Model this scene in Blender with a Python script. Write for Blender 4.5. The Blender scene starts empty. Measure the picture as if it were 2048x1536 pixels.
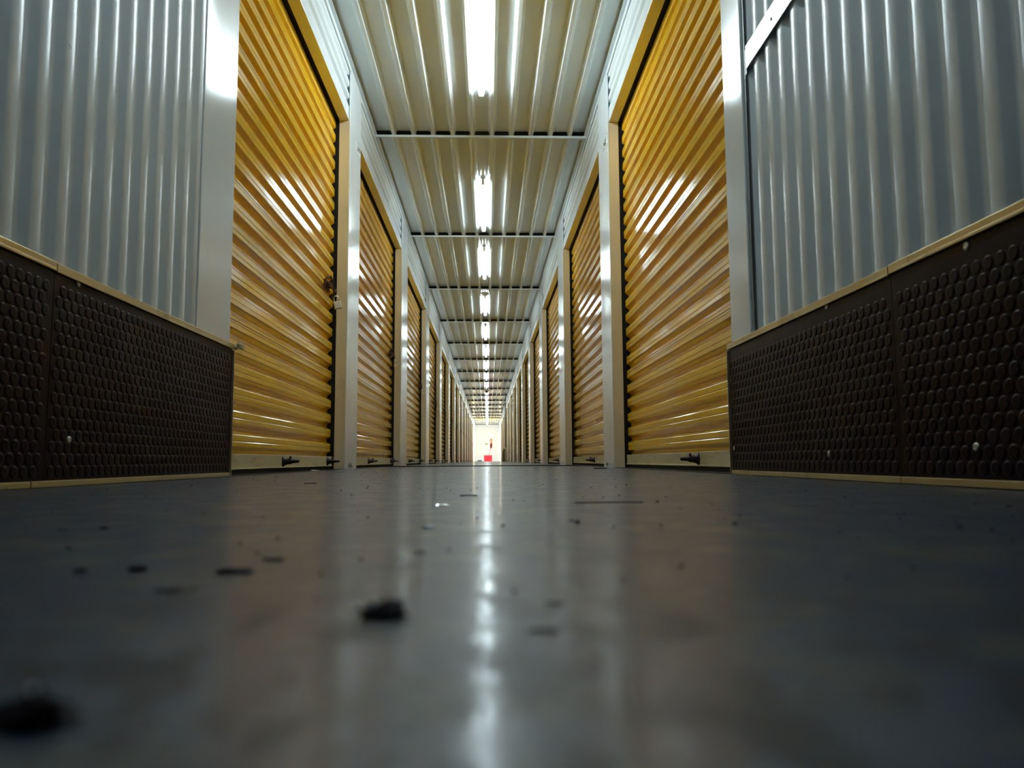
import bpy, bmesh, math, random
from mathutils import Vector, Matrix

random.seed(7)
scene = bpy.context.scene
COL = scene.collection

# ------------------------------------------------------------------ helpers
def lin(r, g, b):
    f = lambda c: (c / 12.92) if c <= 0.04045 else ((c + 0.055) / 1.055) ** 2.4
    return (f(r / 255), f(g / 255), f(b / 255), 1.0)

class MB:
    """collects shapes and links them as one mesh object"""
    def __init__(self):
        self.bm = bmesh.new()
    def quad(self, pts, mi=0):
        vs = [self.bm.verts.new(p) for p in pts]
        f = self.bm.faces.new(vs); f.material_index = mi
        return f
    def box(self, x0, x1, y0, y1, z0, z1, mi=0):
        x0, x1 = min(x0, x1), max(x0, x1); y0, y1 = min(y0, y1), max(y0, y1); z0, z1 = min(z0, z1), max(z0, z1)
        v = [self.bm.verts.new(p) for p in ((x0,y0,z0),(x1,y0,z0),(x1,y1,z0),(x0,y1,z0),(x0,y0,z1),(x1,y0,z1),(x1,y1,z1),(x0,y1,z1))]
        for q in ((0,3,2,1),(4,5,6,7),(0,1,5,4),(1,2,6,5),(2,3,7,6),(3,0,4,7)):
            self.bm.faces.new([v[i] for i in q]).material_index = mi
    def tube(self, path, r, n=10, mi=0, cap=True):
        rings = []
        P = [Vector(p) for p in path]
        for i, p in enumerate(P):
            d = (P[min(i+1, len(P)-1)] - P[max(i-1, 0)]).normalized()
            a = Vector((0,0,1)) if abs(d.z) < .9 else Vector((1,0,0))
            u = d.cross(a).normalized(); w = d.cross(u).normalized()
            rr = r[i] if isinstance(r, (list, tuple)) else r
            rings.append([self.bm.verts.new(p + (u*math.cos(t) + w*math.sin(t))*rr) for t in [2*math.pi*k/n for k in range(n)]])
        for i in range(len(rings)-1):
            for k in range(n):
                f = self.bm.faces.new((rings[i][k], rings[i][(k+1)%n], rings[i+1][(k+1)%n], rings[i+1][k])); f.material_index = mi; f.smooth = True
        if cap:
            for ring in (rings[0], rings[-1]):
                f = self.bm.faces.new(ring); f.material_index = mi
    def lathe(self, prof, c, axis='z', n=24, mi=0, sx=1, sy=1):
        """prof: list of (radius, height)"""
        c = Vector(c); rings = []
        for r, h in prof:
            ring = []
            for k in range(n):
                t = 2*math.pi*k/n; a, b = r*math.cos(t)*sx, r*math.sin(t)*sy
                p = {'z': (a,b,h), 'x': (h,a,b), 'y': (a,h,b)}[axis]
                ring.append(self.bm.verts.new(c + Vector(p)))
            rings.append(ring)
        for i in range(len(rings)-1):
            for k in range(n):
                f = self.bm.faces.new((rings[i][k], rings[i][(k+1)%n], rings[i+1][(k+1)%n], rings[i+1][k])); f.material_index = mi; f.smooth = True
        for ring in (rings[0], rings[-1]):
            f = self.bm.faces.new(ring); f.material_index = mi
    def sheet(self, prof, e0, e1, put, mi=0, smooth=True, cuts=1, thick=0):
        """prof: list of 2D points; put(a, b, e) -> 3D point; extruded from e0 to e1"""
        rows = []
        for j in range(cuts+1):
            e = e0 + (e1-e0)*j/cuts
            rows.append([self.bm.verts.new(put(a, b, e)) for a, b in prof])
        for j in range(cuts):
            for i in range(len(prof)-1):
                f = self.bm.faces.new((rows[j][i], rows[j][i+1], rows[j+1][i+1], rows[j+1][i])); f.material_index = mi; f.smooth = smooth
    def build(self, name, mats, parent=None, bevel=0, solid=0, recalc=True, autosmooth=None):
        if recalc:
            bmesh.ops.recalc_face_normals(self.bm, faces=self.bm.faces[:])
        me = bpy.data.meshes.new(name); self.bm.to_mesh(me); self.bm.free()
        for m in (mats if isinstance(mats, (list, tuple)) else [mats]): me.materials.append(m)
        o = bpy.data.objects.new(name, me); COL.objects.link(o)
        if parent is not None: o.parent = parent
        if solid:
            s = o.modifiers.new('solid', 'SOLIDIFY'); s.thickness = solid; s.offset = 0
        if bevel:
            b = o.modifiers.new('bevel', 'BEVEL'); b.width = bevel; b.segments = 2; b.limit_method = 'ANGLE'; b.angle_limit = 0.6
        return o

def tag(o, label=None, cat=None, group=None, kind=None):
    if label: o['label'] = label
    if cat: o['category'] = cat
    if group: o['group'] = group
    if kind: o['kind'] = kind
    return o

def empty(name, loc=(0,0,0)):
    o = bpy.data.objects.new(name, None); COL.objects.link(o); o.location = loc; o.empty_display_size = .1
    return o

def copy_tree(o, parent=None):
    c = o.copy(); COL.objects.link(c); c.parent = parent
    for ch in list(o.children): copy_tree(ch, c)
    return c

# ------------------------------------------------------------------ materials
def mat(name, base, rough=.4, metal=0.0, spec=.5, coat=0.0, bump=None, dirt=None, rvar=None, emit=None, estr=0):
    """bump: list of (scale xyz, strength, detail, distance); dirt: (colour, scale xyz, lo, hi, amount)"""
    m = bpy.data.materials.new(name); m.use_nodes = True
    nt = m.node_tree; b = nt.nodes['Principled BSDF']
    b.inputs['Base Color'].default_value = base
    b.inputs['Roughness'].default_value = rough
    b.inputs['Metallic'].default_value = metal
    b.inputs['Specular IOR Level'].default_value = spec
    if coat:
        b.inputs['Coat Weight'].default_value = coat; b.inputs['Coat Roughness'].default_value = .06
    if emit:
        b.inputs['Emission Color'].default_value = emit; b.inputs['Emission Strength'].default_value = estr
    geo = nt.nodes.new('ShaderNodeNewGeometry')
    def noise(scale, detail=3, rough=.55):
        mp = nt.nodes.new('ShaderNodeMapping'); mp.inputs['Scale'].default_value = scale
        nt.links.new(geo.outputs['Position'], mp.inputs['Vector'])
        n = nt.nodes.new('ShaderNodeTexNoise'); n.inputs['Scale'].default_value = 1; n.inputs['Detail'].default_value = detail; n.inputs['Roughness'].default_value = rough
        nt.links.new(mp.outputs['Vector'], n.inputs['Vector'])
        return n
    def ramp(src, lo, hi, a=0.0, c=1.0):
        r = nt.nodes.new('ShaderNodeMapRange'); r.inputs['From Min'].default_value = lo; r.inputs['From Max'].default_value = hi
        r.inputs['To Min'].default_value = a; r.inputs['To Max'].default_value = c
        nt.links.new(src, r.inputs['Value']); return r.outputs['Result']
    prev = None
    for sc, st, det, dist in (bump or []):
        n = noise(sc, det); bp = nt.nodes.new('ShaderNodeBump'); bp.inputs['Strength'].default_value = st; bp.inputs['Distance'].default_value = dist
        nt.links.new(n.outputs['Fac'], bp.inputs['Height'])
        if prev: nt.links.new(prev.outputs['Normal'], bp.inputs['Normal'])
        prev = bp
    if prev:
        nt.links.new(prev.outputs['Normal'], b.inputs['Normal'])
        if coat: nt.links.new(prev.outputs['Normal'], b.inputs['Coat Normal'])
    colsock = None
    for d in (dirt or []):
        col, sc, lo, hi, amt = d
        n = noise(sc, 5, .65); fac = ramp(n.outputs['Fac'], lo, hi, 0, amt)
        mx = nt.nodes.new('ShaderNodeMix'); mx.data_type = 'RGBA'
        nt.links.new(fac, mx.inputs[0])
        if colsock is None: mx.inputs[6].default_value = base
        else: nt.links.new(colsock, mx.inputs[6])
        mx.inputs[7].default_value = col; colsock = mx.outputs[2]
    if colsock is not None: nt.links.new(colsock, b.inputs['Base Color'])
    if rvar:
        sc, lo, hi = rvar
        n = noise(sc, 4, .6); nt.links.new(ramp(n.outputs['Fac'], .35, .65, lo, hi), b.inputs['Roughness'])
    return m

M = {}
M['white_steel'] = mat('white_steel', lin(214, 220, 222), .16, bump=[((3, 3, 2.2), .25, 2, .02), ((60, 60, 60), .03, 2, .002)],
                       dirt=[(lin(150, 145, 130), (9, 9, 1.5), .68, .85, .35)])
M['wall_sheet'] = mat('wall_sheet', lin(194, 201, 203), .24, bump=[((2, 2, 1.5), .2, 2, .02)],
                      dirt=[(lin(60, 62, 60), (14, 14, 22), .72, .76, .7), (lin(150, 158, 160), (3, 3, 2), .5, .75, .35)])
M['header_sheet'] = mat('header_sheet', lin(214, 222, 224), .22, bump=[((1.2, 1.2, 2), .2, 2, .02)])
M['ceiling_sheet'] = mat('ceiling_sheet', lin(214, 222, 222), .17, bump=[((2.2, .9, 2), .3, 2, .02), ((8, 5, 5), .06, 2, .01)],
                         dirt=[(lin(198, 202, 192), (1.4, .7, 1), .45, .75, .5)])
M['cream'] = mat('cream_paint', lin(207, 196, 170), .3, bump=[((6, 6, 4), .2, 3, .01)],
                 dirt=[(lin(120, 110, 80), (7, 7, 5), .62, .8, .5)])
M['aluminium'] = mat('trim_aluminium', lin(190, 176, 130), .32, metal=.6, bump=[((20, 20, 20), .12, 3, .003)],
                     dirt=[(lin(110, 95, 55), (12, 12, 12), .55, .7, .5)])
M['bar'] = mat('bottom_bar_paint', lin(188, 178, 140), .42, bump=[((20, 9, 20), .15, 3, .004)],
               dirt=[(lin(110, 98, 62), (9, 7, 30), .52, .7, .6), (lin(50, 44, 36), (22, 22, 30), .68, .72, .8)])
M['yellow'] = mat('yellow_shutter_paint', lin(229, 181, 33), .14, coat=.25, bump=[((1.6, 1.3, 2.5), .28, 2, .02), ((5, 3, 9), .10, 2, .01)],
                  dirt=[(lin(150, 96, 20), (10, 6, 16), .66, .8, .5)])
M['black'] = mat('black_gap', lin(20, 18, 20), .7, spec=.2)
M['rubber'] = mat('brown_rubber', lin(22, 8, 18), .36, spec=.08, bump=[((30, 30, 30), .15, 3, .002)])
M['screw'] = mat('zinc_screw', lin(190, 190, 180), .3, metal=.9)
M['dark_metal'] = mat('dark_metal', lin(58, 50, 52), .35, metal=.7, bump=[((90, 90, 90), .3, 3, .002)], dirt=[(lin(90, 50, 30), (60, 60, 60), .5, .65, .7)])
M['rust'] = mat('rusty_metal', lin(84, 50, 36), .6, metal=.3, bump=[((120, 120, 120), .4, 3, .002)])
M['lock'] = mat('padlock_metal', lin(205, 200, 180), .35, metal=.5)
M['chrome'] = mat('shackle_steel', lin(220, 220, 220), .15, metal=1)
M['tube'] = mat('lamp_tube', (1, 1, 1, 1), .4, emit=(0.80, .95, 1.0, 1), estr=38)
M['tube_dim'] = mat('weak_lamp_tube', (1, 1, 1, 1), .4, emit=(0.80, .95, 1.0, 1), estr=17)
M['batten'] = mat('batten_white', lin(225, 228, 225), .35)
M['flake'] = mat('dirt_flake', lin(28, 18, 26), .6, spec=.2)
M['bead'] = mat('glass_bead', lin(240, 246, 252), .08, coat=1.0)
M['foil'] = mat('silver_flake', lin(200, 205, 210), .2, metal=.8)
M['grit'] = mat('grit', lin(34, 32, 32), .8)
M['red'] = mat('red_paint', lin(158, 8, 22), .5, spec=.2)
M['plastic_white'] = mat('white_plastic', lin(225, 222, 210), .4)
M['sensor_dark'] = mat('smoked_dome', lin(40, 36, 36), .15)
M['tape'] = mat('frayed_fibre', lin(190, 180, 140), .8, spec=.1)
M['ink'] = mat('black_ink', lin(30, 32, 34), .5)
M['label'] = mat('white_label', lin(238, 242, 240), .3)
M['sign_green'] = mat('sign_green', lin(170, 190, 120), .5)
M['sign_cream'] = mat('sign_cream', lin(240, 205, 150), .5)
M['card'] = mat('cardboard', lin(120, 108, 66), .8)
M['pipe'] = mat('grey_pipe', lin(96, 100, 100), .4)
M['joint'] = mat('joint_rubber', lin(14, 14, 18), .6, spec=.2)
M['endwall'] = mat('end_wall_paint', lin(236, 240, 240), .4)

def floor_material():
    m = bpy.data.materials.new('painted_concrete'); m.use_nodes = True
    nt = m.node_tree; b = nt.nodes['Principled BSDF']; N = nt.nodes.new; L = nt.links.new
    geo = N('ShaderNodeNewGeometry')
    b.inputs['Coat Weight'].default_value = .42; b.inputs['Coat IOR'].default_value = 1.5
    def noise(scale, detail=4, rough=.6, off=(0,0,0)):
        mp = N('ShaderNodeMapping'); mp.inputs['Scale'].default_value = scale; mp.inputs['Location'].default_value = off
        L(geo.outputs['Position'], mp.inputs['Vector'])
        n = N('ShaderNodeTexNoise'); n.inputs['Scale'].default_value = 1; n.inputs['Detail'].default_value = detail; n.inputs['Roughness'].default_value = rough
        L(mp.outputs['Vector'], n.inputs['Vector']); return n.outputs['Fac']
    def rng(s, lo, hi, a, c):
        r = N('ShaderNodeMapRange'); r.inputs['From Min'].default_value = lo; r.inputs['From Max'].default_value = hi
        r.inputs['To Min'].default_value = a; r.inputs['To Max'].default_value = c; L(s, r.inputs['Value']); return r.outputs['Result']
    def mix(fac, a, c):
        x = N('ShaderNodeMix'); x.data_type = 'RGBA'; L(fac, x.inputs[0])
        if isinstance(a, tuple): x.inputs[6].default_value = a
        else: L(a, x.inputs[6])
        x.inputs[7].default_value = c; return x.outputs[2]
    c = mix(rng(noise((3, 3, 1)), .35, .65, 0, 1), lin(44, 58, 82), lin(58, 68, 84))
    ochre = rng(noise((17, 15, 1), 5, .65, (3, 7, 0)), .50, .60, 0, .6)
    stain = rng(noise((52, 26, 1), 4, .6, (9, 1, 0)), .53, .575, 0, .9)
    scratch = rng(noise((10, 75, 1), 4, .6, (2, 4, 0)), .56, .62, 0, .6)
    c = mix(ochre, c, lin(84, 78, 48)); c = mix(stain, c, lin(22, 18, 26)); c = mix(scratch, c, lin(26, 26, 30))
    L(c, b.inputs['Base Color'])
    mx = N('ShaderNodeMath'); mx.operation = 'MAXIMUM'; L(stain, mx.inputs[0]); L(scratch, mx.inputs[1])
    m2 = N('ShaderNodeMath'); m2.operation = 'MAXIMUM'; L(mx.outputs[0], m2.inputs[0]); L(ochre, m2.inputs[1])
    L(rng(m2.outputs[0], 0, 1, .50, .07), b.inputs['Coat Weight'])
    r = rng(noise((14, 30, 1), 5, .65), .3, .7, .08, .22)
    L(r, b.inputs['Coat Roughness']); b.inputs['Roughness'].default_value = .46; b.inputs['Specular IOR Level'].default_value = .34
    prev = None
    for sc, st, dist, det in (((5, 9, 1), .15, .003, 3), ((24, 60, 1), .45, .0010, 4), ((110, 240, 1), .35, .0004, 3)):
        bp = N('ShaderNodeBump'); bp.inputs['Strength'].default_value = st; bp.inputs['Distance'].default_value = dist
        L(noise(sc, det), bp.inputs['Height'])
        if prev: L(prev.outputs['Normal'], bp.inputs['Normal'])
        prev = bp
    L(prev.outputs['Normal'], b.inputs['Normal']); L(prev.outputs['Normal'], b.inputs['Coat Normal'])
    return m
M['floor'] = floor_material()

# ------------------------------------------------------------------ measures (metres)
F = 1538.0; HC = .044
XL, XR = -.80, .715
YB, YE = -3.2, 50.0
ZR, ZP = 2.355, 2.387        # rib underside, pan underside
OPEN = 2.025                 # height of the door openings
REV = .057                   # depth of the reveal
END = {-1: 2.39, 1: 2.21}    # where the near walls end
WALLX = {-1: XL, 1: XR}
ZT = {-1: .398, 1: .368}       # top of the rubber mats
posts = [(4.33, 4.70), (7.05, 7.56)]
k = 0
while True:
    y = 9.93 + 2.86*k
    if y > YE - 1: break
    posts.append((y, y+.49)); k += 1
posts = [p for p in posts if p[1] < YE - .3]
ORD = ['nearest', 'second', 'third', 'fourth', 'fifth', 'sixth', 'seventh', 'eighth', 'ninth', 'tenth', 'eleventh', 'twelfth', 'thirteenth', 'fourteenth', 'fifteenth', 'sixteenth', 'seventeenth', 'eighteenth', 'nineteenth', 'twentieth']
def nth(i): return ORD[i] if i < len(ORD) else 'farthest'
SIDE = {-1: 'left', 1: 'right'}

# ------------------------------------------------------------------ floor, end wall, ceiling
b = MB(); b.box(-1.3, 1.2, YB, YE+.2, -.12, 0); fl = b.build('floor', M['floor'])
tag(fl, 'glossy blue-grey painted concrete floor of the corridor', 'floor', kind='structure')
b = MB(); b.box(-1.3, 1.2, YE, YE+.1, 0, 2.5)
tag(b.build('wall_end', M['endwall']), 'bright white wall closing the far end of the corridor', 'wall', kind='structure')
b = MB(); b.box(-1.3, 1.2, YB-.1, YB, 0, 2.5)
tag(b.build('wall_back', M['black']), 'wall behind the camera', 'wall', kind='structure')

prof = [(XL-.02, ZP)]
for i in range(10):
    x = -.662 + .1395*i
    w0, w1 = .0235, .0105
    prof += [(x-w0-.006, ZP), (x-w0, ZP-.002), (x-w1, ZR+.001), (x-w1+.002, ZR), (x+w1-.002, ZR), (x+w1, ZR+.001), (x+w0, ZP-.002), (x+w0+.006, ZP)]
prof.append((XR+.02, ZP))
b = MB(); b.sheet(prof, YB, YE, lambda a, c, e: (a, e, c), smooth=False, cuts=60)
ce = b.build('ceiling', M['ceiling_sheet'], recalc=False, solid=.001)
tag(ce, 'cream ribbed metal ceiling running the length of the corridor', 'ceiling', kind='structure')
b = MB(); b.box(-1.3, 1.2, YB, YE, 2.42, 2.5); b.build('roof_void', M['black'], ce)

# ------------------------------------------------------------------ walls
def corr_profile(a0, a1, pitch, depth, crest=.46, slope=.17):
    """list of (a, depth) along a; crest at depth 0"""
    out = []; a = a0
    while a < a1:
        for t, d in ((0, 0), (crest, 0), (crest+.05, .12), (crest+slope-.04, .88), (crest+slope, 1), (1-slope, 1), (1-slope+.04, .88), (.95, .12)):
            if a + t*pitch <= a1: out.append((a + t*pitch, d*depth))
        a += pitch
    out.append((a1, 0)); return out

for s in (-1, 1):
    X = WALLX[s]; nm = SIDE[s]
    flat = .275 if s < 0 else .165
    gap = .004 if s < 0 else .05
    yend = END[s] - flat - gap
    # near corrugated sheet (vertical corrugations)
    b = MB()
    pr = corr_profile(YB, yend, .0826, .0125, .36, .24)
    b.sheet(pr, .36, 2.40, lambda a, d, e, X=X, s=s: (X + s*(d + .003), a, e), smooth=True)
    wall = b.build('wall_'+nm, M['wall_sheet'], recalc=False)
    tag(wall, 'pale grey corrugated metal %s wall of the corridor' % nm, 'wall', kind='structure')
    # flat sheet that closes the near wall beside the first door
    b = MB(); b.box(X, X+s*.10, END[s]-flat, END[s], .0, 2.352)
    b.build('flat_end_panel', M['white_steel'], wall, bevel=.004)
    # joint channel
    b = MB(); b.box(X+s*.010, X+s*.03, END[s]-flat-gap-.002, END[s]-flat, .36, 2.352)
    if s > 0:
        b.box(X+s*.004, X+s*.012, END[s]-flat-.022, END[s]-flat-.016, .36, 2.352)
    b.build('joint_channel', M['pipe'] if s > 0 else M['black'], wall)
    # base board behind the rubber mats
    b = MB(); b.box(X+s*.004, X+s*.05, YB, END[s]-flat, 0, ZT[s]-.012); b.build('base_board', M['black'], wall)
    # unseen black backing behind doors and near walls, added to block light
    b = MB(); b.box(X+s*.14, X+s*.20, END[s]-.2, YE, 0, 2.42); b.box(X+s*.04, X+s*.20, YB, END[s]-.2, 0, 2.42)
    b.build('backing', M['black'], wall)
    # header: horizontal corrugations
    b = MB()
    pr = corr_profile(2.085, 2.318, .0745, .026, .30, .26)
    b.sheet(pr, END[s], YE, lambda a, d, e, X=X, s=s: (X + s*(d + .004), e, a), smooth=False, cuts=24)
    b.build('header_sheet', M['header_sheet'], wall, recalc=False)
    b = MB(); b.box(X+s*.003, X+s*.012, END[s]+.001, YE, OPEN, 2.087); b.build('header_flat_strip', M['header_sheet'], wall, bevel=.002)
    b = MB(); b.box(X+s*.003, X+s*REV, END[s]+.001, YE, OPEN-.003, OPEN); b.build('lintel_soffit', M['cream'], wall)
    b = MB(); b.box(X+s*REV, X+s*.14, END[s], YE, OPEN-.001, OPEN+.03); b.box(X+s*.035, X+s*.05, END[s], YE, OPEN+.03, 2.42)
    b.build('lintel_void', M['black'], wall)
    # ceiling angle
    b = MB(); b.box(X-s*.003, X+s*.004, END[s]+.001, YE, 2.320, 2.352); b.box(X-s*.022, X+s*.004, END[s]+.001, YE, 2.3525, 2.355)
    b.box(X-s*.010, X+s*.004, YB, END[s], 2.3525, 2.355)
    b.build('ceiling_angle', M['header_sheet'], wall)
    # side sheet that closes the gap to the ceiling pans
    b = MB(); b.box(X-s*.003, X+s*.02, YB, YE, 2.3555, 2.42); b.build('pan_closure', M['cream'], wall)

# ------------------------------------------------------------------ posts with reveals
def make_post(s, y0, y1, full=True):
    X = WALLX[s]
    root = empty('steel_post', (X, y0, 0))
    b = MB()
    # face plate, with returned edges
    b.box(0 - s*.006, s*.0015, 0, y1-y0, .0005, 2.318)
    # tapering head tucked under the ceiling angle
    b.box(0 - s*.006, -s*.0036, .02, y1-y0-.02, 2.3175, 2.346)
    f = b.build('face_plate', M['white_steel'], root, bevel=.0025)
    b = MB(); b.box(s*.001, s*REV, .0015, y1-y0-.0015, 0, OPEN-.0045); j = b.build('jamb', M['cream'], root, bevel=.001)
    b = MB(); b.box(s*(REV+.001), s*.135, .001, y1-y0-.001, 0, OPEN-.0045); b.build('guide_channel', M['black'], root)
    for yy, zz in ((.015, 2.06), (.015, 2.16), (.015, 2.27), (y1-y0-.02, 1.55)):
        b = MB(); b.lathe([(.0001, -s*.0012), (.004, -s*.0010), (.005, 0)], (-s*.0062, yy, zz), 'x', 10)
        b.build('screw', M['screw'], root)
    rnd = random.Random(int(y0*100)+s)
    for _ in range(5 if y0 < 14 else 0):      # chipped paint at the foot
        b = MB(); yy = rnd.uniform(.03, y1-y0-.05); h = rnd.uniform(.008, .035); w = rnd.uniform(.008, .03); n = 9
        pts = [(yy + w*math.cos(2*math.pi*q/n)*rnd.uniform(.5, 1), .006 + h*.5 + h*.5*math.sin(2*math.pi*q/n)*rnd.uniform(.6, 1)) for q in range(n)]
        b.bm.faces.new([b.bm.verts.new((-s*.0068, p0, max(.001, p1))) for p0, p1 in pts])
        b.build('chipped_paint', M['dark_metal'], root, solid=.0006)
    return root

def number_label(text, post, s, yc, z, tilt, name='unit_number'):
    """unit number in black characters on a white sticker, standing on the post face"""
    X = WALLX[s]
    root = post
    b = MB(); b.box(-s*.0078, -s*.0062, yc-.07, yc+.07, z-.026, z+.026)
    pl = b.build('unit_number_label', M['label'], root)
    cu = bpy.data.curves.new('number_text', 'FONT'); cu.body = text; cu.size = .060; cu.align_x = 'CENTER'; cu.align_y = 'CENTER'; cu.extrude = .0003; cu.offset = .0006
    t = bpy.data.objects.new('tmp', cu); COL.objects.link(t)
    dg = bpy.context.evaluated_depsgraph_get(); me = bpy.data.meshes.new_from_object(t.evaluated_get(dg)); bpy.data.objects.remove(t)
    me.materials.clear(); me.materials.append(M['ink'])
    o = bpy.data.objects.new('number_lettering', me); COL.objects.link(o); o.parent = pl
    # face towards the corridor: normal = -s * x
    if s > 0: R = Matrix(((0,0,-1),(-1,0,0),(0,1,0)))
    else:     R = Matrix(((0,0,1),(1,0,0),(0,1,0)))
    # reading direction: away from the camera on the left wall, towards it on the right wall
    o.matrix_local = Matrix.Translation((-s*.0082, yc, z)) @ R.to_4x4()

POST = {}
for s in (-1, 1):
    for i, (y0, y1) in enumerate(posts):
        p = make_post(s, y0, y1); POST[(s, i)] = p
        if i < 9:
            tag(p, 'white steel post on the %s, %s from the camera, between yellow doors' % (SIDE[s], nth(i)), 'post', 'white steel posts between the doors')
        else:
            tag(p, 'small white steel post far down the %s side of the corridor' % SIDE[s], 'post', 'far white posts on the %s' % SIDE[s])
number_label('2400', POST[(1, 0)], 1, .105, 1.935, 0)
number_label('2399', POST[(-1, 0)], -1, .275, 1.955, 0)

# ------------------------------------------------------------------ roller doors
PITCH = .0815
def curtain_profile(z0, z1):
    out = []; i = 0; z = z0
    while z < z1:
        seam = (i % 6 == 0 and i > 0)
        pts = [(.00, 1.0), (.13, 1.0), (.16, .93), (.30, .08), (.335, 0), (.50, .0), (.52, .05), (.545, .05), (.565, 0), (.79, 0), (.825, .08), (.96, .93), (.99, 1.0)]
        for t, d in pts:
            if z + t*PITCH <= z1: out.append((z + t*PITCH, d*.020))
        z += PITCH; i += 1
    out.append((z1, .020)); return out

_mesh_cache = {}
def make_door(n, s, y0, y1, zrev):
    X = WALLX[s]; L_ = round(y1 - y0, 3)
    root = empty('door_%d' % n, (X, y0, 0))
    key = (s, L_)
    if key in _mesh_cache:
        src = _mesh_cache[key]
        for ch in src.children: copy_tree(ch, root)
        return root
    XC = s*.078
    b = MB(); pr = curtain_profile(.073, 2.06)
    b.sheet(pr, .002, L_-.002, lambda a, d, e: (XC + s*d, e, a), smooth=False, cuts=12)
    cur = b.build('curtain', M['yellow'], root, recalc=False, solid=.001)
    # dark seams where the curtain sheets are joined
    for q in (6, 12, 18, 24):
        zz = .073 + PITCH*(q + .20) - PITCH + PITCH*.45
        if zz < 1.96:
            b = MB(); b.box(XC - s*.0009, XC + s*.002, .003, L_-.003, zz, zz+.0022); b.build('seam', M['black'], cur)
    b = MB(); b.box(XC - s*.010, XC + s*.022, .004, L_-.004, .020, .072)
    b.box(XC - s*.014, XC - s*.010, .004, L_-.004, .018, .024)
    bar = b.build('bottom_bar', M['bar'], root, bevel=.0015)
    b = MB(); b.box(XC - s*.004, XC + s*.018, .004, L_-.004, .001, .0195); b.build('floor_seal', M['joint'], root)
    # horn shaped lift handle that stands out from the bottom bar
    def horn(yc, nm):
        b = MB()
        pr = [(.024, .0), (.0235, .004), (.017, .010), (.0135, .020), (.012, .030), (.0125, .036), (.0085, .041), (.0068, .056), (.0062, .066), (.003, .070)]
        b.lathe([(r, -s*(.010 + h)) for r, h in pr], (XC, yc, .046), 'x', 18, sx=.62, sy=1)
        b.lathe([(.004, -.004), (.006, 0), (.004, .006), (.001, .009)], (XC - s*.042, yc, .060), 'z', 10)
        return b.build(nm, M['dark_metal'], root)
    if L_ < 2.2: yh = L_*.47 if s < 0 else L_*.30
    else: yh = L_*.40
    horn(yh, 'lift_handle')
    if s < 0: horn(L_-.13, 'bottom_latch')
    # slide latch
    if s < 0:
        b = MB(); yc = L_-.20; z = .995
        b.box(XC - s*.002, XC - s*.012, yc-.05, yc+.05, z-.028, z+.028)
        b.box(XC - s*.012, XC - s*.034, yc-.035, yc+.02, z-.013, z+.015)
        b.tube([(XC-s*.024, yc-.06, z+.002), (XC-s*.024, yc+.16, z+.002)], .008, 10)
        b.tube([(XC-s*.012, yc-.045, z+.03), (XC-s*.034, yc-.03, z+.045), (XC-s*.04, yc, z+.02), (XC-s*.045, yc+.02, z-.03)], .005, 8)
        b.tube([(XC-s*.045, yc+.02, z-.03), (XC-s*.030, yc+.03, z-.055), (XC-s*.034, yc+.04, z-.075)], .0045, 8)
        b.build('slide_latch', M['rust'], root, bevel=.0015)
    _mesh_cache[key] = root
    return root

n = 1; DOORS = {}
for s in (-1, 1):
    ys = END[s]
    spans = []
    for (a, c) in posts: spans.append((ys, a)); ys = c
    spans.append((ys, YE-.02))
    for i, (a, c) in enumerate(spans):
        d = make_door(n, s, a, c, 0); DOORS[(s, i)] = d; n += 1
        if i < 9:
            lab = 'yellow corrugated roller door on the %s, %s from the camera' % (SIDE[s], nth(i))
            tag(d, lab, 'roller door', 'yellow roller doors on the %s' % SIDE[s], 'structure')
        else:
            tag(d, 'yellow roller door far down the %s side, seen edge-on' % SIDE[s], 'roller door', 'far yellow roller doors on the %s' % SIDE[s], 'structure')

# ------------------------------------------------------------------ padlocks
def make_padlock():
    root = empty('padlock', (0,0,0))
    b = MB(); b.box(-.017, .017, -.008, .008, -.062, -.026); b.build('lock_body', M['lock'], root, bevel=.004)
    b = MB()
    pts = [(-.0115, 0, -.028)] + [(-.0115*math.cos(t), 0, -.012 + .0115*math.sin(t)) for t in [math.pi*q/8 for q in range(9)]] + [(.0115, 0, -.028)]
    b.tube(pts, .003, 8); b.build('shackle', M['chrome'], root)
    return root
pl = make_padlock()
for i in range(5):
    y0 = posts[i][0]
    o = pl if i == 0 else copy_tree(pl)
    o.location = (XL - .078 + .046, y0 - .155, .948); o.scale = (1.2, 1.2, 1.2)
    o.rotation_euler = (0, math.radians(-14), math.radians(18 if i % 2 == 0 else 40))
    tag(o, 'small pale padlock hanging from the latch of the %s yellow door on the left' % nth(i), 'padlock', 'padlocks on the left doors')

# ------------------------------------------------------------------ ceiling beams and lamps
BY = [5.29 + 2.455*k for k in range(-3, 19)]
b0 = empty('ceiling_beam', (0, 0, 0))
b = MB(); b.box(XL+.006, XR-.006, 0, .056, ZR-.0032, ZR-.0002); b.box(XL+.006, XR-.006, 0, .003, ZR-.016, ZR-.003)
b.build('flange', M['ceiling_sheet'], b0)
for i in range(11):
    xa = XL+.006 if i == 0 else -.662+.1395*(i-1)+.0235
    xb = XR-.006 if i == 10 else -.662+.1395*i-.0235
    b = MB(); b.box(xa-.004 if i else xa, xb+.004 if i < 10 else xb, .004, .032, ZR, ZP-.001); b.build('profile_filler', M['black'], b0)  # black strips stand in for the shaded void between the ribs
for x in (-.662, -.523, -.244, .0355, .314):
    b = MB(); b.lathe([(.0001, -.003), (.0035, -.002), (.004, 0)], (x, .03, ZR-.0034), 'z', 8); b.build('screw', M['screw'], b0)
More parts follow.
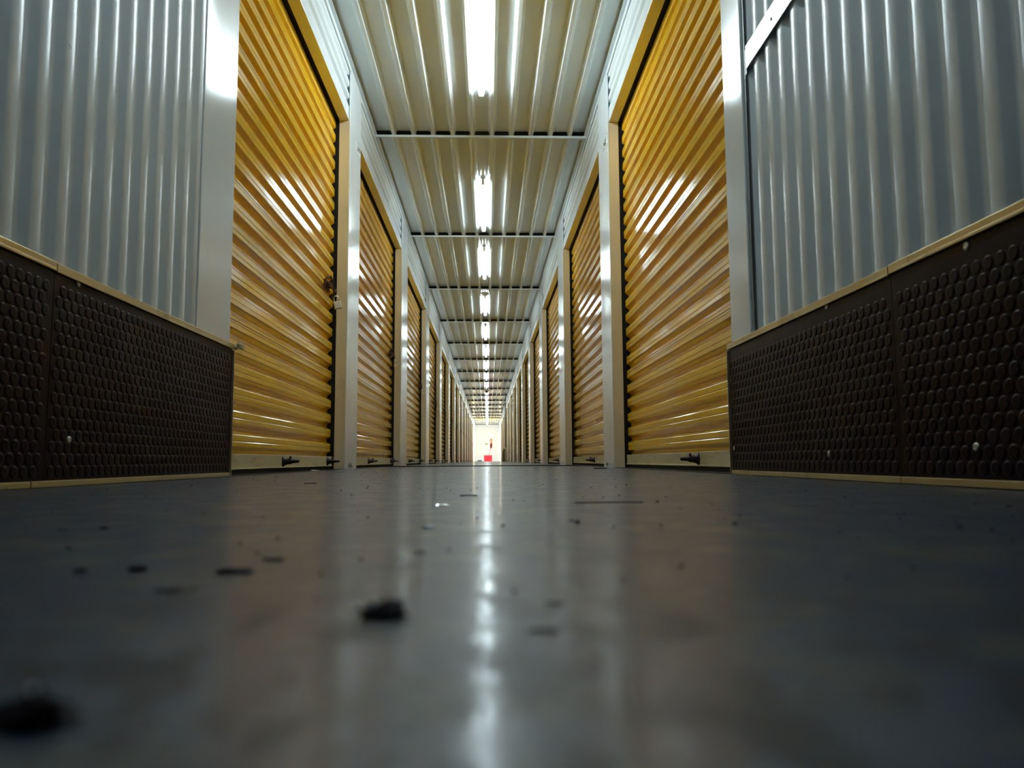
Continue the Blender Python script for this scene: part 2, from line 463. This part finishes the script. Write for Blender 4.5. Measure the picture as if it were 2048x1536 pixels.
for k, y in enumerate(BY):
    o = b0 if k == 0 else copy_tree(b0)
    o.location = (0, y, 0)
    if k < 3: lab = 'ceiling cross beam overhead, nearer than the picture shows'
    elif k < 12: lab = 'thin cream cross beam under the ceiling, %s in view from the camera' % nth(k-3)
    else: lab = 'tiny cross beam in the crowded row at the far end of the ceiling'
    tag(o, lab, 'beam', 'overhead ceiling cross beams' if k < 3 else 'ceiling cross beams' if k < 12 else 'far ceiling cross beams')

LX = -.034
l0 = empty('ceiling_light', (LX, 0, ZP))
LEN = 1.30
b = MB(); b.box(-.020, .020, -LEN/2-.02, LEN/2+.02, -.018, -.001); b.build('batten', M['batten'], l0, bevel=.003)
b = MB(); b.tube([(0, -LEN/2, -.046), (0, LEN/2, -.046)], .019, 14); b.build('tube', M['tube'], l0)
for e in (-1, 1):
    b = MB(); b.box(-.013, .013, e*(LEN/2+.001), e*(LEN/2+.016), -.066, -.0185); b.build('lamp_holder', M['plastic_white'], l0, bevel=.003)
first = True
for k in range(2, len(BY)):
    yc = BY[k] - (.90 if k == 4 else 1.31)
    o = l0 if first else copy_tree(l0); first = False
    o.location = (LX, yc, ZP)
    if k == 2:          # the unseen tube overhead is dimmed to keep the near end darker
        TUBE = [c for c in o.children if c.name.startswith('tube')][0]; weak = TUBE
    if k == 3:
        weak.data = weak.data.copy(); weak.data.materials[0] = M['tube_dim']
    if k < 3: lab = 'glowing tube light overhead, nearer than the picture shows'
    elif k < 12: lab = 'glowing fluorescent tube light on the ceiling, %s in view from the camera' % nth(k-3)
    else: lab = 'tiny glowing tube light in the far row on the ceiling'
    tag(o, lab, 'ceiling light', 'overhead ceiling lights' if k < 3 else 'fluorescent ceiling lights' if k < 12 else 'far fluorescent ceiling lights')

# detectors
root = empty('smoke_detector', (LX, 10.47, ZR))
b = MB(); b.lathe([(.058, 0), (.060, -.010), (.056, -.018), (.045, -.022)], (0, 0, 0), 'z', 28); b.build('base', M['plastic_white'], root)
b = MB(); b.lathe([(.042, -.0225), (.040, -.032), (.026, -.042), (.001, -.045)], (0, 0, 0), 'z', 28); b.build('sensor_dome', M['plastic_white'], root)
tag(root, 'round white smoke detector just past the third ceiling beam', 'smoke detector')
root = empty('dome_camera', (LX, 25.2, ZR))
b = MB(); b.lathe([(.07, 0), (.075, -.03), (.06, -.04)], (0, 0, 0), 'z', 24); b.build('housing', M['plastic_white'], root)
b = MB(); b.lathe([(.058, -.041), (.055, -.07), (.03, -.095), (.001, -.10)], (0, 0, 0), 'z', 24); b.build('dome', M['sensor_dark'], root)
tag(root, 'small dark dome hanging from the ceiling far down the corridor', 'dome camera')

# ------------------------------------------------------------------ rubber mats with raised coins, edge trims, screws
def mat_panel(s, y0, y1, ztop, zbot, seed):
    X = WALLX[s] - s*.004
    root = empty('rubber_mat', (X, y0, 0))
    b = MB(); b.box(0, -s*.005, .0008, y1-y0-.0008, zbot, ztop); b.build('mat_sheet', M['rubber'], root)
    b = MB(); px, pz = .0262, .0222; rr = .0114; nseg = 16
    z = zbot + .016; r = 0; top = -s*.0063; base = -s*.0048
    while z < ztop - .030:
        y = .018 + (px/2 if r % 2 else 0)
        while y < y1 - y0 - .014:
            lo = []; hi = []; mid = []
            for q in range(nseg):
                t = 2*math.pi*q/nseg
                lo.append(b.bm.verts.new((base, y + rr*math.cos(t), z + rr*math.sin(t))))
                mid.append(b.bm.verts.new((top + s*.0006, y + (rr-.0012)*math.cos(t), z + (rr-.0012)*math.sin(t))))
                hi.append(b.bm.verts.new((top, y + (rr-.0028)*math.cos(t), z + (rr-.0028)*math.sin(t))))
            for q in range(nseg):
                q2 = (q+1) % nseg
                for A, B in ((lo, mid), (mid, hi)):
                    f = b.bm.faces.new((A[q], A[q2], B[q2], B[q])); f.smooth = True
            b.bm.faces.new(hi)
            y += px
        z += pz; r += 1
    b.build('raised_coins', M['rubber'], root)
    return root

def screw_at(s, y, z, label):
    b = MB(); X = WALLX[s] - s*.009
    b.lathe([(.0068, 0), (.0068, -s*.0008), (.0045, -s*.0022), (.002, -s*.0026), (.0015, -s*.0012)], (0, 0, 0), 'x', 16)
    o = b.build('screw', M['screw']); o.location = (X, y, z)
    tag(o, label, 'screw', 'screws in the rubber mats')

ZT = {-1: .398, 1: .368}
seamy = {-1: 1.405, 1: 1.30}
for s in (-1, 1):
    X = WALLX[s]; nm = SIDE[s]; yE = END[s] + .004
    m1 = mat_panel(s, seamy[s], yE-.004, ZT[s]-.002, .013, 1)
    tag(m1, 'brown rubber mat with raised coins low on the %s wall, beside the nearest door' % nm, 'wall mat', 'rubber mats on the lower walls')
    m2 = mat_panel(s, .25, seamy[s], ZT[s]-.002, .013, 2)
    tag(m2, 'coin-patterned brown rubber mat low on the %s wall, cut by the picture edge' % nm, 'wall mat', 'rubber mats on the lower walls')
    # aluminium edge trims
    for (ya, yb, dz, w) in ((seamy[s]+.001, yE, 0, 'far'), (.25, seamy[s]-.001, .0016, 'near')):
        b = MB(); b.box(X + s*.012, X - s*.014, ya, yb, ZT[s]-.001+dz, ZT[s]+.011+dz)
        b.box(X - s*.011, X - s*.014, ya, yb, ZT[s]-.006+dz, ZT[s]+dz)
        o = b.build('edge_trim', M['aluminium'], bevel=.001)
        tag(o, 'thin brass-coloured trim along the top of the %s rubber wall covering, %s length' % (nm, 'piece next to the door' if w == 'far' else 'piece nearest the camera'), 'trim', 'trims around the rubber mats')
        sy = 0 if s > 0 else .12
        if w == 'far': ya = max(ya-.07, ya) if s > 0 else ya-.04
        b = MB(); b.box(X + s*.0, X - s*.011, ya if w == 'far' or s > 0 else ya, yb if (w == 'far' or s > 0) else yb-.041, .0012, .0125)
        o = b.build('edge_trim', M['aluminium'], bevel=.001)
        tag(o, 'thin brass-coloured trim along the floor under the %s rubber mats, %s' % (nm, 'piece next to the door' if w == 'far' else 'piece nearest the camera'), 'trim', 'trims around the rubber mats')
    b = MB(); b.box(X + s*.0, X - s*.014, yE+.0005, yE+.006, 0.001, ZT[s]-.008)
    o = b.build('edge_trim', M['aluminium'], bevel=.0008)
    tag(o, 'upright trim closing the end of the %s rubber mat at the door' % nm, 'trim', 'trims around the rubber mats')

CR = Matrix.Rotation(-math.atan(49/F), 3, 'Z') @ Matrix.Rotation(math.pi/2 + math.atan(153/F), 3, 'X') @ Matrix.Rotation(-.006, 3, 'Z')
def sight(px, row): return CR @ Vector(((px-1024)/F, -(row-768)/F, -1))     # direction in which a detail was measured
def wall_point(s, px, row):
    d = sight(px, row); t = WALLX[s]/d.x; return d.y*t, HC + d.z*t
for s, px, row, lab in ((-1, 147, 568, 'small round screw near the top of the left rubber mat'), (-1, 128, 879, 'small round screw low in the left rubber mat'),
                        (1, 1945, 492, 'small round screw near the top right corner of the right rubber mat'), (1, 1662, 613, 'small round screw under the top trim midway along the right rubber mat'),
                        (1, 1965, 894, 'small pale screw low at the right end of the right rubber mat'), (1, 1667, 908, 'tiny screw low in the middle of the right rubber mat'),
                        (1, 1475, 897, 'small screw at the door end of the right rubber mat')):
    y, z = wall_point(s, px, row); screw_at(s, y, z, lab)

# white rail on the right wall
b = MB(); ZB = 1.108
b.box(XR-.002, XR-.0045, .3, 1.992, ZB, ZB+.066)
b.box(XR-.0045, XR+.002, .3, 1.992, ZB+.063, ZB+.066)
rail = b.build('wall_rail', M['white_steel'], bevel=.0008)
b = MB()
for y in (1.30, 1.58, 1.80): b.lathe([(.0001, .002), (.004, .0015), (.0045, 0)], (XR-.0067, y, ZB+.03), 'x', 10)
b.build('rivet', M['pipe'], rail)
b = MB()
for z in (ZB+.002, ZB+.040): b.lathe([(.0001, .004), (.0045, .003), (.006, 0)], (XR-.0005, 2.000, z), 'x', 10)
b.box(XR-.002, XR+.004, 1.993, 2.006, ZB-.012, ZB+.06)
b.build('end_bracket', M['pipe'], rail)
tag(rail, 'white flat metal rail across the corrugated right wall, top right of the picture', 'rail')

# frayed fibre at the corner of the left trim
b = MB(); cx, cy, cz = XL+.016, END[-1]+.012, ZT[-1]+.004
for q in range(60):
    t = math.radians(random.uniform(-35, 75)); L_ = random.uniform(.018, .034)
    e = (cx + L_*math.cos(t)*.8, cy + random.uniform(-.01, .02), cz + L_*math.sin(t)*.75)
    b.tube([(cx, cy, cz-.004), ((cx+e[0])/2, (cy+e[1])/2+random.uniform(-.003, .003), (cz+e[2])/2), e], .00045, 4)
b.lathe([(.004, -.008), (.005, 0), (.002, .006)], (cx, cy, cz-.002), 'z', 8)
o = b.build('frayed_tuft', M['tape'])
tag(o, 'pale frayed tuft of fibres sticking out at the corner of the left rubber mat trim', 'fibre tuft')

# ------------------------------------------------------------------ floor joint and litter on the floor
b = MB(); b.box(XL-.03, XR+.03, 6.05, 6.30, .0005, .0065)
tag(b.build('floor_joint', M['joint'], bevel=.002), 'black strip lying across the corridor floor beyond the nearest posts', 'floor strip')
for s in (-1, 1):
    b = MB(); X = WALLX[s]
    b.box(X+s*.0, X+s*.055, END[s], 6.05, .0003, .002)
    tag(b.build('threshold_strip', M['joint']), 'dark strip on the floor along the foot of the %s doors' % SIDE[s], 'floor strip')

def fp(px, row):
    d = sight(px, row); t = -HC/d.z; return (d.x*t, d.y*t)
def flake(px, row, w, d, h, m, name, label, cat, group=None, seed=0, ang=0):
    x, y = fp(px, row); r = random.Random(seed); b = MB(); n = 11
    lo, hi = [], []
    for q in range(n):
        t = 2*math.pi*q/n; k1 = r.uniform(.6, 1)
        lo.append(b.bm.verts.new((w/2*k1*math.cos(t), d/2*k1*math.sin(t), .0002 + r.uniform(0, .15)*h)))
        hi.append(b.bm.verts.new((w/2*k1*.8*math.cos(t) + r.uniform(-.05, .05)*w, d/2*k1*.75*math.sin(t), h*r.uniform(.35, 1))))
    for q in range(n): b.bm.faces.new((lo[q], lo[(q+1) % n], hi[(q+1) % n], hi[q]))
    c = b.bm.verts.new((r.uniform(-.2, .2)*w, 0, h))
    for q in range(n): b.bm.faces.new((hi[q], hi[(q+1) % n], c))
    b.bm.faces.new(lo[::-1])
    o = b.build(name, m); o.location = (x, y, 0); o.rotation_euler = (0, 0, ang)
    tag(o, label, cat, group)
    return o
FL = [
 (765, 1236, .019, .012, .0052, 'flake', 'dark flake of dirt with tiny shiny spots on the floor in the lower middle'),
 (50, 1450, .020, .012, .0050, 'flake', 'large blurred dark flake at the lower left edge of the floor'),
 (470, 1146, .021, .010, .0022, 'flake', 'long thin dark flake on the floor left of the middle'),
 (552, 1121, .012, .007, .0012, 'flake', 'small thin dark flake right behind the long flake'),
 (276, 1143, .009, .006, .0022, 'flake', 'dark crumb on the floor on the left, beside the long flake'),
 (160, 1145, .008, .006, .0016, 'flake', 'faint dark crumb leftmost on the blurred floor'),
 (208, 1059, .007, .006, .0020, 'flake', 'small dark crumb on the left floor below the rubber mat'),
 (137, 1099, .004, .004, .0016, 'flake', 'tiny dark speck on the left floor'),
 (125, 1061, .010, .008, .0010, 'flake', 'thin dark flake on the floor left of the small crumb'),
 (340, 1185, .013, .009, .0012, 'flake', 'faint brownish flake on the floor left of the dark flake'),
 (840, 1106, .009, .007, .0010, 'flake', 'flat dark flake on the floor left of the bright streak'),
 (1108, 1208, .009, .008, .0006, 'flake', 'dark stain-like flake on the floor right of the bright streak'),
 (1090, 1262, .010, .008, .0006, 'flake', 'blurred dark flake nearer the camera right of the streak'),
 (1155, 1047, .004, .004, .0020, 'flake', 'small black speck on the floor right of the streak'),
 (1470, 1049, .004, .004, .0018, 'flake', 'small black speck on the floor before the right rubber mat'),
 (1315, 1005, .005, .005, .0018, 'flake', 'small black speck on the floor before the nearest right door'),
 (1920, 1056, .004, .004, .0014, 'flake', 'tiny black speck on the floor at far right'),
 (801, 936.5, .035, .10, .003, 'flake', 'black scrap on the floor near the second door on the left'),
]
for i, (px, row, w, d, h, m, lab) in enumerate(FL):
    flake(px, row, w, d, h, M[m], 'floor_flake', lab, 'flake', 'flakes of dirt on the floor', i+1, 0)
# white dots standing in for glints on the two near flakes
for i, (px, row, w) in enumerate(((712, 1216, .0026), (742, 1210, .0030), (66, 1378, .0014))):
    yb = fp(765, 1236)[1] if i < 2 else fp(50, 1450)[1]
    d = sight(px, row); t = (yb-.0068)/d.y
    b = MB(); b.lathe([(.0002, -w/2), (w/2, -w*.1), (w/2, w*.1), (.0002, w/2)], (0, 0, 0), 'z', 10)
    o = b.build('glass_bead', M['bead']); o.location = (d.x*t, d.y*t, max(HC + d.z*t, w/2+.0002))
    tag(o, ['tiny shiny bead at the left tip of the dark flake', 'tiny shiny bead in the middle of the dark flake', 'tiny shiny bead on the blurred flake at lower left'][i], 'bead', 'shiny beads on the floor')
for i, (px, row, w, lab) in enumerate(((885, 1013, .020, 'silvery paint flake lying on the floor left of the bright streak'), (860, 1056, .012, 'pale curled paint flake on the floor nearer than the silvery one'),
                                      (630, 942, .05, 'crumpled white scrap on the floor at the foot of the nearest left door'))):
    flake(px, row, w, w*1.2, .0022 if i < 2 else .006, M['foil'] if i < 2 else M['plastic_white'], 'paint_flake', lab, 'flake', 'pale flakes on the floor', 40+i)
def stick(px0, px1, row, lab, r=.0009):
    x0, y = fp(px0, row); x1, _ = fp(px1, row)
    b = MB(); b.tube([(0, 0, r), ((x1-x0)*.5, .002, r*1.3), (x1-x0, 0, r)], r, 6)
    o = b.build('twig', M['grit']); o.location = (x0, y, .0002); tag(o, lab, 'twig', 'twigs on the floor')
stick(608, 632, 968, 'thin dark twig on the floor in front of the nearest left door')
stick(920, 954, 993, 'thin dark twig on the floor just left of the bright streak')
stick(1188, 1216, 938, 'crooked dark twig on the floor before the second right door', .003)
stick(1150, 1290, 1007, 'long hair-thin dark twig lying crosswise right of the streak', .0006)
b = MB()
for _ in range(420):
    y = math.exp(random.uniform(math.log(.25), math.log(5.5))); x = random.uniform(XL+.02, XR-.02)
    r = random.uniform(.0004, .0012)*(1 + y*.35)
    c = Vector((x, y, r*.6)); vs = [b.bm.verts.new(c + Vector((r*random.uniform(.6, 1.3)*a, r*random.uniform(.6, 1.3)*d, r*.6*e))) for a, d, e in ((1,0,0),(0,1,0),(-1,0,0),(0,-1,0),(0,0,1),(0,0,-1))]
    for t in ((0,1,4),(1,2,4),(2,3,4),(3,0,4),(1,0,5),(2,1,5),(3,2,5),(0,3,5)): b.bm.faces.new([vs[q] for q in t])
tag(b.build('floor_grit', M['grit']), 'scattered dark grit on the corridor floor', 'grit', kind='stuff')

# ------------------------------------------------------------------ things at the far end
YF = 46.0
def fx(px, y=YF): d = sight(px, 900); return d.x*y/d.y
def fz(row, y=YF): d = sight(975, row); return HC + d.z*y/d.y
root = empty('red_box', (fx(976), YF, 0))
w = 16*YF/F/2
b = MB(); b.box(-w, w, -.15, .15, .0, .34); b.build('box_body', M['red'], root, bevel=.01)
b = MB(); b.box(-w-.01, w+.01, -.16, .16, .341, .365); b.build('lid', M['red'], root, bevel=.006)
tag(root, 'red box standing on the floor at the far end of the corridor', 'box')
b = MB(); b.tube([(fx(977.5), YF-.2, .37), (fx(980), YF+.0, .62), (fx(981.5), YF+.1, .80)], .014, 8)
tag(b.build('leaning_pole', M['rust']), 'short dark pole sticking up from the red box at the far end', 'pole')
b = MB(); b.lathe([(.05, -.16), (.055, -.14), (.055, .06), (.03, .10), (.018, .12)], (0, 0, 0), 'z', 16)
ext = empty('fire_extinguisher', (fx(982.5), YE-.10, 1.02))
e1 = b.build('cylinder', M['red'], ext)
b = MB(); b.box(-.035, .035, -.02, .02, .121, .15); b.tube([(.02, 0, .13), (.07, -.02, .08), (.06, -.03, -.08)], .008, 6); b.build('valve', M['black'], ext)
b = MB(); b.box(-.02, .02, .056, .1005, -.05, .05); b.build('mounting_bracket', M['black'], ext)
tag(ext, 'red fire extinguisher on the far white wall above the red box', 'fire extinguisher')
b = MB(); b.box(-.085, .085, -.004, .004, -.22, .22)
sg = b.build('wall_sign', M['sign_cream']); sg.location = (fx(982.5, YE), YE-.006, fz(884, YE))
b = MB()
for z in (-.12, -.02, .09, .16): b.box(-.05, .04, -.006, -.0045, z-.018, z+.018)
b.build('print', M['red'], sg)
tag(sg, 'cream sign with red print on the far wall above the extinguisher', 'sign')
b = MB(); b.box(-.09, .09, -.004, .004, -.05, .05)
sg = b.build('wall_sign', M['sign_green']); sg.location = (fx(973, YE), YE-.006, fz(888, YE)); tag(sg, 'small pale green sign on the far wall left of the extinguisher', 'sign')
b = MB(); b.box(fx(955), fx(963.5), YF+.2, YF+.5, .001, .07)
tag(b.build('floor_box', M['joint'], bevel=.01), 'low black box on the floor left of the red box', 'box')
b = MB(); b.box(XR-.10, XR-.02, 31.0, 31.06, .001, .52)
b.box(XR-.13, XR-.10, 31.0, 31.05, .001, .42)
tag(b.build('cardboard_roll', M['card'], bevel=.01), 'narrow olive cardboard pieces standing against the far right wall', 'cardboard')
b = MB(); b.tube([(XR-.022, 30.2, .55), (XR-.022, 30.2, 2.30)], .016, 8)
tag(b.build('wall_pipe', M['pipe']), 'thin dark upright pipe on the far right wall above the cardboard', 'pipe')

# ------------------------------------------------------------------ added fill light at the far end, camera, world
def area(name, loc, rot, sx, sy, power, col=(1, 1, 1)):
    l = bpy.data.lights.new(name, 'AREA'); l.shape = 'RECTANGLE'; l.size = sx; l.size_y = sy; l.energy = power; l.color = col
    o = bpy.data.objects.new(name, l); COL.objects.link(o); o.location = loc; o.rotation_euler = rot
area('end_daylight', (-.05, 44.5, 2.30), (math.radians(25), 0, 0), 1.2, 4.0, 380, (.86, .97, 1))  # unseen area light added under the ceiling to brighten the far end

w = bpy.data.worlds.new('world'); scene.world = w; w.use_nodes = True
w.node_tree.nodes['Background'].inputs['Color'].default_value = (.5, .6, .8, 1); w.node_tree.nodes['Background'].inputs['Strength'].default_value = .02

cam = bpy.data.cameras.new('camera'); co = bpy.data.objects.new('camera', cam); COL.objects.link(co); scene.camera = co
cam.sensor_width = 36; cam.lens = 36*F/2048; cam.clip_start = .01; cam.clip_end = 200
pitch = math.atan(153/F); yaw = -math.atan(49/F); roll = -.006
R = Matrix.Rotation(yaw, 4, 'Z') @ Matrix.Rotation(math.pi/2 + pitch, 4, 'X') @ Matrix.Rotation(roll, 4, 'Z')
co.matrix_world = Matrix.Translation((0, 0, HC)) @ R
cam.dof.use_dof = True; cam.dof.focus_distance = 4.0; cam.dof.aperture_fstop = 7.8

scene.view_settings.view_transform = 'Standard'; scene.view_settings.look = 'None'; scene.view_settings.exposure = 1.12; scene.view_settings.gamma = 1
scene.view_settings.use_curve_mapping = False
cy = scene.cycles
cy.max_bounces = 8; cy.diffuse_bounces = 5; cy.glossy_bounces = 4; cy.sample_clamp_indirect = 6; cy.caustics_reflective = False
